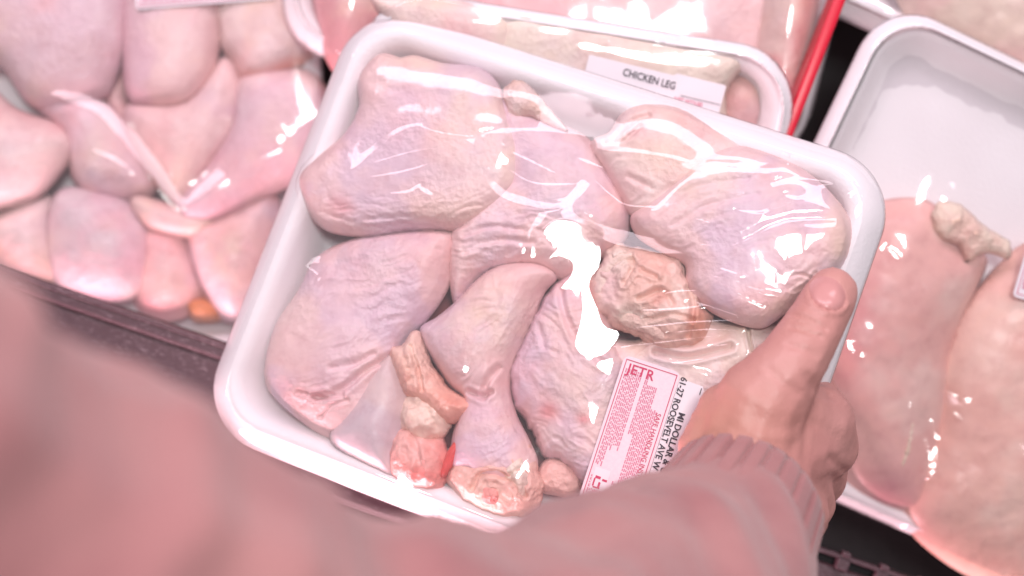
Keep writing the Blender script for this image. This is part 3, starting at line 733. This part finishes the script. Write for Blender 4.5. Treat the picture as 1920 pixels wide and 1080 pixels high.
s1.boxes('ruled_line', [(3.0,W1+8.5,5.5,W1+8.8)], M_black_ink, lw, .0007); s1.boxes('ruled_line', [(29,W1+7.9,60,W1+8.15)], M_black_ink, lw, .0007)

# ================================================================== LEFT PACK (behind, out of focus)
FL = Frame((-.186, .075, .006), -2, 6, 3)
TL = make_tray(FL, .205, .225, 'white tray of wrapped drumsticks lying at the left, out of focus', rim=.009, res=.0011)
GL = 'chicken pieces in the left pack'
LP = [
 ([(-60,-60),(225,-60),(240,60),(215,150),(185,182),(70,198),(5,120),(-60,100)], -.006,.026,LILAC,GREY,'pale grey lilac piece in the top left corner of the left pack'),
 ([(250,-40),(415,-40),(413,50),(392,140),(352,186),(290,197),(245,182),(236,110)], -.004,.022,SKIN,LILAC,'rounded piece under the label strip of the left pack'),
 ([(200,-40),(262,-40),(250,100),(240,190),(260,250),(215,215),(195,160)], -.010,.014,PINK,SKIN,'narrow pink piece squeezed between two top pieces of the left pack'),
 ([(412,-40),(625,-40),(604,55),(578,108),(525,138),(462,150),(438,110),(414,75)], -.005,.024,PALE,FAT,'piece with red cut edge at the top right of the left pack'),
 ([(452,150),(560,134),(604,163),(614,235),(585,310),(525,352),(410,412),(340,416),(345,365),(400,300),(440,230)], -.006,.024,SKIN,LILAC,'long smooth piece along the right side of the left pack'),
 ([(240,200),(350,190),(418,110),(455,150),(450,235),(402,315),(345,395),(296,345),(250,275)], -.008,.025,SKIN,LILAC,'lilac piece in the middle of the left pack'),
 ([(70,192),(180,184),(240,245),(292,335),(270,372),(185,372),(140,335),(118,255)], -.010,.020,LILAC,SKIN,'mauve piece left of the middle in the left pack'),
 ([(-60,150),(30,208),(108,238),(134,275),(104,330),(60,372),(0,388),(-60,380)], -.008,.024,PALE,SKIN,'cream piece cut by the left edge of the picture'),
 ([(112,362),(200,366),(262,400),(285,455),(262,545),(190,560),(112,532),(92,450)], -.010,.024,GREY,LILAC,'bluish grey piece at the bottom of the left pack'),
 ([(18,392),(100,372),(112,450),(152,532),(75,532),(0,500),(-40,440)], -.012,.020,PALE,FAT,'yellowish piece at the bottom left of the left pack'),
 ([(262,420),(345,420),(374,500),(384,560),(325,596),(262,578),(248,500)], -.012,.020,PINK,SKIN,'pink fleshy piece at the bottom middle of the left pack'),
 ([(350,432),(430,392),(512,366),(520,450),(480,560),(440,600),(390,560)], -.010,.022,LILAC,SKIN,'lilac piece at the bottom right of the left pack'),
 ([(255,372),(340,395),(400,412),(370,440),(300,432),(262,410)], -.006,.012,FAT,PALE,'small tan flap in the lower middle of the left pack'),
]
for k, (o_, w_, H_, a_, b_, lab_) in enumerate(LP):
    sp = []
    if k == 3: sp = [(560,115,50,14,-20,(.74,.24,.14),.9),(470,140,40,10,0,(.74,.3,.24),.6)]
    if k == 10: sp = [(300,575,50,20,0,(.6,.16,.2),.8),(300,450,20,50,0,(.8,.35,.38),.6)]
    a_ = tuple(.7*p_+.3*q_ for p_, q_ in zip(a_, SKIN)); b_ = tuple(.6*p_+.4*q_ for p_, q_ in zip(b_, PINK))
    piece('chicken_piece', FL, o_, w_+[.003,.005,-.003,.004,.006,.002,.001,.004,.005,-.001,0,.003,.006][k], H_*.80, grow=6, cap=.013, under=1.0, res=.0011, seed=100+k, R=.014, base=a_, second=b_, spots=sp, tray=TL, label=lab_, cat='chicken piece', group=GL)
piece('meat_scrap', FL, [(350,560),(400,558),(425,585),(410,602),(360,600)], -.012, .012, res=.0011, seed=140, base=(.72,.26,.10), second=(.7,.34,.2), mat=M_flesh, label='bright orange scrap at the bottom of the left pack', cat='meat scrap')
make_film(TL, [([(110,178),(190,205),(250,270),(300,330),(335,385)],18,'P'),([(350,385),(390,345),(440,310),(510,285)],14,'P'),([(180,285),(215,300),(250,322)],9,'P')], [], [[(265,-30),(520,-30),(520,12),(265,28)]], tension=900, seed=11, smooth=.007)
sL = Sticker(TL, (262, 27), (522, 6), (255, -60))
ll = sL.sheet('price_label', rpoly(0, 0, sL.w, 17, 1.5), M_paper, .0005, TL.root)
sL.boxes('label_frame', [(1.2,1.1,sL.w-1.2,1.5),(1.2,1.1,1.6,16)], M_red_ink, ll, .0008)
rows = []
for r_ in range(9):
    x = 2.5
    while x < sL.w-3:
        q = rnd.uniform(.6, 2.2); rows.append((x, 2.4+r_*1.4, x+q, 3.2+r_*1.4)); x += q+.5
sL.boxes('fine_print', rows, M_pink_ink, ll, .0008)

# ================================================================== PACKS BEHIND (top of the picture)
FB2 = Frame((.028, .155, .026), 2, 0, -14)
TB2 = make_tray(FB2, .235, .16, 'lowest pack at the back, its red meat showing beside the red divider', rim=.009, res=.0014)
for k, (o_, w_, H_, a_, b_, lab_) in enumerate([
 ([(1440,-60),(1540,-60),(1530,60),(1515,160),(1495,240),(1440,290),(1400,200),(1410,60)], -.004,.020,(.74,.36,.34),(.80,.60,.54),'dark reddish chicken piece beside the red divider'),
 ([(590,-60),(720,-60),(720,60),(690,130),(640,150),(600,80)], -.006,.018,(.72,.34,.36),PINK,'dark pink piece in the gap right of the left pack'),
 ([(700,-60),(1450,-60),(1430,150),(1300,260),(900,200),(720,110)], -.010,.016,SKIN,PINK,'flat piece mostly hidden under the chicken leg pack')]):
    piece('chicken_piece', FB2, o_, w_, H_, res=.0014, seed=150+k, R=.014, base=a_, second=b_, tray=TB2, label=lab_, cat='chicken piece', group='chicken pieces in the lowest back pack',
          spots=[(1500,190,30,50,0,(.34,.08,.10),.8),(1490,60,20,50,0,(.60,.2,.22),.5)] if k == 0 else [])
make_film(TB2, [], [], [], tension=400, seed=13)

FB1 = Frame((.0214, .0525, .056), 13, 0, -9)
TB1 = make_tray(FB1, .176, .112, 'pack behind the held one, labelled CHICKEN LEG', rim=.0065, res=.0009, lipw=.005, lipd=.005)
for k, (o_, w_, H_, a_, b_, lab_, wr_) in enumerate([
 ([(950,22),(1050,30),(1200,58),(1330,80),(1388,96),(1392,130),(1368,160),(1365,215),(1350,330),(1150,340),(950,260),(900,120)], -.008,.016,(.80,.66,.56),(.80,.60,.54),'wide cream chicken leg behind the CHICKEN LEG label',[(1150,90,260,60,10,12,.001)]),
 ([(700,-10),(820,-10),(940,15),(975,60),(950,120),(850,110),(740,60)], -.008,.015,(.80,.62,.58),(.82,.68,.54),'cream chicken leg at the left of the back pack',[]),
 ([(1350,150),(1395,140),(1425,170),(1420,240),(1380,280),(1340,240)], -.016,.012,(.66,.28,.26),(.74,.42,.38),'dark red meat at the right end of the back pack',[])]):
    piece('chicken_portion', FB1, o_, w_, H_, cap=.001, res=.0009, seed=170+k, R=.010, base=a_, second=b_, tray=TB1, label=lab_, cat='chicken leg', group='chicken legs in the back pack', wrinkles=wr_, rag=4)
make_film(TB1, [([(1210,10),(1270,20),(1330,16)],3,'P'),([(1420,60),(1440,70)],3,'P')], [], [[(1090,95),(1360,145),(1350,215),(1090,160)]], tension=700, seed=17)
sB = Sticker(TB1, (1093, 152), (1350, 214), (1098, 102))
lb = sB.sheet('price_label', [(0, -6), (0, 10.6), (sB.w*.62, 10.4), (sB.w*.63, 11.4), (sB.w, 11.3), (sB.w, -6)], M_paper, .0006, TB1.root); lb['label'] = 'white label reading CHICKEN LEG'
sB.text('label_text', 'CHICKEN LEG', sB.w*.26, 5.8, 4.1, M_black_ink, lb, .0010, .84, .05, math.radians(-2))
sB.boxes('ruled_line', [(sB.w*.70,3.2,sB.w-.4,3.45)], M_black_ink, lb, .0010)
sB.text('weight_text', 'NET WT/LBS', sB.w*.66, .9, 2.2, M_red_ink, lb, .0010, .95, .02)

FB0 = Frame((.045, .150, .026), 0, 0, -9)
TB0 = make_tray(FB0, .165, .120, 'pale pack at the very top, overlapping the chicken leg pack', rim=.010, res=.0014)
piece('chicken_piece', FB0, [(800,-150),(1000,-150),(985,-10),(935,25),(870,32),(830,0)], -.010, .012, res=.0014, seed=190, tray=TB0, label='pale chicken piece in the topmost back pack', cat='chicken piece')
make_film(TB0, [([(1200,20),(1260,28),(1330,22)],3,'P')], [], [], tension=300, seed=19)

# ================================================================== RIGHT PACK
FR = Frame((.187, -.006, .046), 6, 6, -24)
TR = make_tray(FR, .170, .197, 'tall white tray of skinless breasts on the right', rim=.007, res=.0011, r=.024, lipw=.0055, lipd=.006, depth=.013)
GR = 'chicken breasts in the right pack'
b1 = piece('chicken_breast', FR, [(1640,382),(1700,370),(1752,382),(1800,440),(1850,482),(1838,530),(1808,592),(1786,660),(1782,720),(1764,850),(1735,960),(1680,965),(1592,920),(1545,800),(1520,650),(1560,520),(1600,425)], -.006, .014, res=.0011, seed=200, R=.022, tray=TR,
   base=(.79,.44,.40), second=(.80,.52,.47), mat=M_smooth, rough=.0003, label='pink skinless breast beside the thumb, fat lump at its tip', cat='chicken breast', group=GR, spots=[(1600,620,50,130,15,(.78,.30,.32),.6),(1660,930,60,60,0,(.66,.22,.28),.6)])
piece('fat_lump', FR, [(1752,386),(1788,378),(1822,398),(1858,430),(1896,455),(1890,485),(1852,474),(1815,492),(1792,462),(1752,440)], .002, .006, res=.0009, seed=201, R=.006, base=(.86,.74,.60), second=(.84,.60,.50), parent=b1, tray=TR, mat=M_flesh, rough=.003, rag=6)
piece('chicken_breast', FR, [(1935,452),(1872,496),(1820,560),(1780,640),(1762,700),(1750,800),(1705,880),(1684,960),(1745,1035),(1850,1095),(2000,1120),(2080,700),(2030,480)], -.005, .015, res=.0011, seed=205, R=.022, tray=TR,
   base=(.80,.46,.39), second=(.82,.54,.46), mat=M_smooth, rough=.0004, label='large peach coloured breast at the right edge of the picture', cat='chicken breast', group=GR, wrinkles=[(1850,1000,120,60,-20,20,.001)], spots=[(1720,960,50,60,0,(.74,.3,.3),.5)])
piece('tendon', FR, [(1700,790),(1715,780),(1712,820),(1700,860),(1690,880),(1680,870),(1692,830)], .004, .004, res=.0009, seed=207, R=.003, base=(.84,.68,.56), second=FAT, parent=b1, tray=TR, mat=M_flesh, rag=3)
pleat = []
pp = catmull([(1590,610),(1618,670),(1660,730),(1730,775),(1800,815),(1870,860),(1940,885)], 10, False)
seg = np.r_[0, np.cumsum(np.linalg.norm(np.diff(pp, axis=0), axis=1))]
for s_ in np.arange(10, seg[-1], 22):
    x = np.interp(s_, seg, pp[:, 0]); y = np.interp(s_, seg, pp[:, 1]); x2 = np.interp(s_+11, seg, pp[:, 0]); y2 = np.interp(s_+11, seg, pp[:, 1])
    pleat.append(([(x, y), (x2, y2)], 4.5, 'P'))
make_film(TR, [([(1640,688),(1690,715),(1745,738),(1800,760)],15,'P'),([(1660,455),(1700,500),(1740,540)],2.5,'P'),([(1560,595),(1590,650),(1640,710)],6,'P'),([(1735,760),(1745,830),(1738,890)],3,'P'),([(1790,770),(1850,810),(1915,840)],7,'P')]+pleat[:9], [], [[(1890,470),(1960,470),(1960,600),(1890,570)]], tension=900, seed=23, lam=.006, smooth=.009, wr=.00012)
sR = Sticker(TR, (1892, 553), (1930, 440), (1830, 522))
lr = sR.sheet('price_label', rpoly(0, -30, sR.w, .0, 1.8), M_paper, .0006, TR.root)
sR.boxes('label_frame', [(1.4,-1.6,sR.w-1,-1.3),(1.4,-29,1.7,-1.3)], M_red_ink, lr, .0009)
sR.text('logo_text', 'JETR', 4, -6.2, 5.0, M_red_ink, lr, .0009, .9, .03)

FR0 = Frame((.238, .155, .030), 0, 0, -24)
TR0 = make_tray(FR0, .20, .15, 'pack behind the right tray, beige breast meat filling it', rim=.009, res=.0014)
piece('chicken_breast', FR0, [(1690,-120),(2100,-120),(2150,160),(2000,230),(1800,120),(1700,40)], -.008, .022, res=.0014, seed=220, R=.02, base=(.78,.62,.52), second=(.78,.55,.50), mat=M_smooth, tray=TR0, label='beige breast in the top right corner of the picture', cat='chicken breast')
make_film(TR0, [], [], [], tension=400, seed=29)

# ================================================================== CASE FITTINGS
def bevel_box(name, c, size, mat, parent=None, bev=.001, seg=2):
    bm = bmesh.new(); bmesh.ops.create_cube(bm, size=1)
    for v in bm.verts: v.co = Vector((v.co.x*size[0]+c[0], v.co.y*size[1]+c[1], v.co.z*size[2]+c[2]))
    bmesh.ops.bevel(bm, geom=list(bm.edges), offset=bev, segments=seg, affect='EDGES', profile=.5)
    me = bpy.data.meshes.new(name); bm.to_mesh(me); bm.free(); me.polygons.foreach_set('use_smooth', [False]*len(me.polygons))
    return link(name, me, mat, parent)
# slotted rail along the front of the case
A = pz(250, 586, .046); B = pz(1530, 1022, .046)
ang = math.atan2(B[1]-A[1], B[0]-A[0])
rail = empty('slotted_rail', (0, 0, 0), 'scuffed dark plastic rail with slots along the case front', 'rail')
rail.location = Vector(A); rail.rotation_euler = (0, 0, ang)
bevel_box('rail_body', (.15, -.0265, -.002), (.60, .042, .012), M_rail, rail, .003)
bevel_box('slot_dark_strip', (.15, -.0040, -.004), (.60, .0085, .006), M_floor, rail, .0008)  # near-black strip added so the slots look dark
bevel_box('top_lip', (.15, -.0006, .0050), (.60, .0016, .0045), M_rail, rail, .0005)
bevel_box('plain_ledge', (.035, -.0030, .0032), (.366, .0068, .0060), M_rail, rail, .0015)
for k in range(14):
    x = .226+k*.0166
    bevel_box('slot_bridge', (x, -.0035, .0050), (.0052, .0046, .0050), M_rail, rail, .0006)
    bevel_box('slot_stud', (x, .0010, .0058), (.0040, .0020, .0052), M_rail, rail, .0008)
# red divider
A = pz(1590, -40, .058); B = pz(1440, 345, .058)
bm = bmesh.new(); bmesh.ops.create_cube(bm, size=1)
Ld = np.linalg.norm(B-A)
for v in bm.verts: v.co = Vector((v.co.x*Ld, v.co.y*.0048, v.co.z*.020))
bmesh.ops.bevel(bm, geom=list(bm.edges), offset=.0012, segments=3, affect='EDGES', profile=.5)
me = bpy.data.meshes.new('red_divider'); bm.to_mesh(me); bm.free(); me.polygons.foreach_set('use_smooth', [True]*len(me.polygons))
rd = link('red_divider', me, M_red); rd.location = Vector((A+B)/2)-Vector((0, 0, .010)); rd.rotation_euler = (0, 0, math.atan2(B[1]-A[1], B[0]-A[0]))
tag(rd, 'thin bright red plastic divider strip between the back packs', 'divider')

# ================================================================== THE PERSON
def capsules(name, caps, voxel, smooth, extra=()):
    """tapered limbs grown into one continuous skin"""
    bm = bmesh.new()
    for (a, ra, b, rb) in caps:
        a = np.array(a); b = np.array(b); n = max(2, int(np.linalg.norm(b-a)/.004))
        for k in range(n+1):
            t = k/n; c = a+(b-a)*t; r = ra+(rb-ra)*t
            bmesh.ops.create_icosphere(bm, subdivisions=2, radius=r*1.03, matrix=Matrix.Translation(Vector(c)))
    me = bpy.data.meshes.new(name); bm.to_mesh(me); bm.free()
    o = bpy.data.objects.new(name, me); col.objects.link(o)
    rm = o.modifiers.new('r', 'REMESH'); rm.mode = 'VOXEL'; rm.voxel_size = voxel; rm.use_smooth_shade = True
    sm = o.modifiers.new('s', 'SMOOTH'); sm.iterations = smooth; sm.factor = .5
    dg = bpy.context.evaluated_depsgraph_get()
    me2 = bpy.data.meshes.new_from_object(o.evaluated_get(dg)); bpy.data.objects.remove(o)
    me2.name = name; me2.polygons.foreach_set('use_smooth', [True]*len(me2.polygons))
    return me2
mm = .001
def q(x, y, z): return pz(x, y, z)
caps = [
 (q(1560,548,.1310), 9.2*mm, q(1547,572,.1340), 10.2*mm), (q(1547,572,.1340), 10.2*mm, q(1516,628,.1400), 11.0*mm), (q(1516,628,.1400), 11.0*mm, q(1478,690,.1430), 12.2*mm),
 (q(1478,690,.1430), 12.2*mm, q(1424,762,.1420), 16.5*mm), (q(1424,762,.1420), 16.5*mm, q(1392,860,.1420), 18.5*mm), (q(1392,860,.1420), 18.5*mm, q(1375,960,.150), 19*mm),
 (q(1360,770,.136), 10*mm, q(1345,850,.138), 14*mm),
 (q(1440,760,.1350), 14*mm, q(1535,800,.1240), 13*mm), (q(1535,790,.1240), 13.2*mm, q(1545,835,.1160), 12.5*mm), (q(1450,850,.1360), 17*mm, q(1535,830,.120), 13*mm),
 (q(1450,850,.1360), 17*mm, q(1500,940,.115), 13*mm), (q(1420,940,.145), 19*mm, q(1470,960,.130), 16*mm), (q(1420,870,.140), 19*mm, q(1400,980,.152), 20*mm),
 # index
 (q(1535,790,.1200), 12*mm, q(1520,730,.0940), 9.5*mm), (q(1520,730,.0940), 9.5*mm, q(1460,690,.0760), 8.6*mm), (q(1460,690,.0760), 8.6*mm, q(1400,650,.0740), 7.6*mm),
 # middle
 (q(1535,840,.1130), 12*mm, q(1538,900,.0980), 10*mm), (q(1538,900,.0980), 10*mm, q(1490,830,.0720), 9*mm), (q(1490,830,.0720), 9*mm, q(1410,770,.0680), 7.8*mm),
 # ring and little finger
 (q(1500,930,.1130), 12*mm, q(1502,975,.0900), 9.4*mm), (q(1502,975,.0900), 9.4*mm, q(1440,900,.0680), 8.4*mm), (q(1440,900,.0680), 8.4*mm, q(1370,840,.0640), 7.4*mm),
 (q(1460,980,.1150), 11*mm, q(1470,1020,.0880), 8.4*mm), (q(1470,1020,.0880), 8.4*mm, q(1410,960,.0680), 7.4*mm), (q(1410,960,.0680), 7.4*mm, q(1360,910,.0650), 6.6*mm),
 # forearm inside the sleeve
 (q(1400,960,.152), 20*mm, q(1265,1165,.19), 28*mm), (q(1265,1165,.19), 28*mm, q(1010,1400,.27), 34*mm),
]
hme = capsules('person', caps, .0011, 9)
n = len(hme.vertices); co = np.empty(n*3); hme.vertices.foreach_get('co', co); co = co.reshape(-1, 3)
no = np.empty(n*3); hme.vertices.foreach_get('normal', no); no = no.reshape(-1, 3)
hx = co[:, 0]/(CZ-co[:, 2])/K+960; hy = 540-co[:, 1]/(CZ-co[:, 2])/K
up = sst(no[:, 2], .1, .6)
disp = (fbm(co[:, 0]*90, co[:, 1]*90+co[:, 2]*40, 3)-.5)*.0012
for pl, wd, dp in [([(1478,588),(1505,592),(1535,606),(1550,618)],3.5,.0011),([(1484,600),(1508,604),(1532,616)],3,.0010),([(1480,612),(1510,618),(1540,632)],4,.0009),([(1478,645),(1505,655),(1530,668)],6,.0006),
                   ([(1440,690),(1470,720),(1500,735)],9,.0006),([(1515,705),(1530,730),(1560,745)],10,.0010),([(1410,780),(1440,800),(1490,800)],14,.0006),([(1560,860),(1585,885)],8,.001)]:
    disp -= dp*np.exp(-(segdist(hx, hy, np.array(pl, float))/wd)**2)*up
al = (hx-1551)*.60-(hy-551)*.80; pe_ = (hx-1551)*.80+(hy-551)*.60
re = np.hypot(pe_/37, al/28.5); disp += (.0009*np.exp(-((re-1.16)/.12)**2)*(al < 14)-.0005*np.exp(-((re-.98)/.06)**2))*up
co = co+no*disp[:, None]
hme.vertices.foreach_set('co', co.ravel()); hme.update()
base = np.array([.55, .265, .24]); f = fbm(co[:, 0]*60, co[:, 1]*60, 8)
c = base*(1+(f-.5)[:, None]*np.array([.15, .3, .3]))
for (cx, cy, r, cc, s) in [(1562,535,38,(.60,.30,.27),.7),(1330,800,80,(.56,.29,.20),.5),(1560,880,60,(.58,.26,.25),.5),(1590,780,50,(.50,.25,.24),.4),(1510,610,26,(.46,.23,.18),.4),(1420,800,80,(.46,.19,.14),.4)]:
    k = s*np.exp(-((hx-cx)**2+(hy-cy)**2)/r**2); c = c*(1-k)[:, None]+np.array(cc)*k[:, None]
a = hme.color_attributes.new('Col', 'FLOAT_COLOR', 'POINT'); a.data.foreach_set('color', np.c_[c, np.ones(n)].astype(np.float32).ravel())
person = link('person', hme, M_hand)
tag(person, 'person reaching in, thumb gripping the tray, wearing a pink sweatshirt', 'person')
# thumbnail laid on the thumb
bv = BVHTree.FromPolygons([Vector(v) for v in co], [tuple(p.vertices) for p in hme.polygons])
NV = []; NF = []; nr, ns = 7, 28
nc = np.array([1551., 551.]); ax = np.array([.60, -.80]); pe = np.array([.80, .60])
def nailpt(rr, th):
    s, t = math.cos(th)*37*rr, math.sin(th)*(30 if math.sin(th) > 0 else 27)*rr
    x, y = nc+pe*s+ax*t
    d = Vector(((x-960)*K, -(y-540)*K, -1)).normalized()
    hit = bv.ray_cast(Vector((0, 0, CZ)), d)
    p = hit[0] if hit[0] is not None else Vector(pz(x, y, .13))
    return p+Vector((0, 0, 1))*(.0009*(1-rr**8)+.0001)
NV.append(nailpt(0, 0))
for i in range(1, nr+1):
    for j in range(ns): NV.append(nailpt(i/nr, 2*math.pi*j/ns))
for j in range(ns): NF.append((0, 1+j, 1+(j+1) % ns))
for i in range(nr-1):
    for j in range(ns): NF.append((1+i*ns+j, 1+(i+1)*ns+j, 1+(i+1)*ns+(j+1) % ns, 1+i*ns+(j+1) % ns))
link('thumbnail', mesh('thumbnail', NV, NF), M_nail, person)
# sleeve and ribbed cuff
scaps = [(q(1352,1028,.165), 29*mm, q(1258,1180,.195), 44*mm), (q(1258,1180,.195), 44*mm, q(1010,1400,.27), 54*mm), (q(1010,1400,.27), 54*mm, q(560,1430,.31), 56*mm),
         (q(560,1430,.31), 56*mm, q(60,1190,.345), 57*mm), (q(60,1210,.345), 57*mm, q(-500,960,.38), 62*mm)]
sme = capsules('sleeve', scaps, .003, 8)
n = len(sme.vertices); co = np.empty(n*3); sme.vertices.foreach_get('co', co); co = co.reshape(-1, 3)
no = np.empty(n*3); sme.vertices.foreach_get('normal', no); no = no.reshape(-1, 3)
co = co+no*((fbm(co[:, 0]*28, co[:, 1]*28+co[:, 2]*20, 5)-.5)*.020)[:, None]
sme.vertices.foreach_set('co', co.ravel()); sme.update()
link('sleeve', sme, M_cloth, person)
c0 = q(1402, 932, .144); c1 = q(1336, 1050, .172)
axv = (c1-c0)/np.linalg.norm(c1-c0); e1 = np.cross(axv, [0, 0, 1]); e1 /= np.linalg.norm(e1); e2 = np.cross(e1, axv)
V = []; F = []; nt_, nl = 390, 10
ribs = 26
for sgn in (1, 0):
    for i in range(nl+1):
        t = i/nl
        for j in range(nt_):
            th = 2*math.pi*j/nt_; rib = .0006-(.0022+.0006*math.sin(th*3))*max(0, math.cos(th*ribs+.5*math.sin(th*5)))**3
            r = (.0262+.004*t+(rib*sst(t, -.05, .1)*(1-sst(t, .75, 1)))) - (0 if sgn else .003)
            if i == 0 and sgn: r -= .0012
            V.append(c0+axv*(t*np.linalg.norm(c1-c0))+r*(math.cos(th)*e1*1.04+math.sin(th)*e2))
M1 = (nl+1)*nt_
for s_ in (0, 1):
    for i in range(nl):
        for j in range(nt_):
            f_ = (s_*M1+i*nt_+j, s_*M1+i*nt_+(j+1) % nt_, s_*M1+(i+1)*nt_+(j+1) % nt_, s_*M1+(i+1)*nt_+j)
            F.append(f_ if s_ == 0 else f_[::-1])
for j in range(nt_): F.append((j, M1+j, M1+(j+1) % nt_, (j+1) % nt_))
cf = link('ribbed_cuff', mesh('ribbed_cuff', V, F), M_cloth, person)
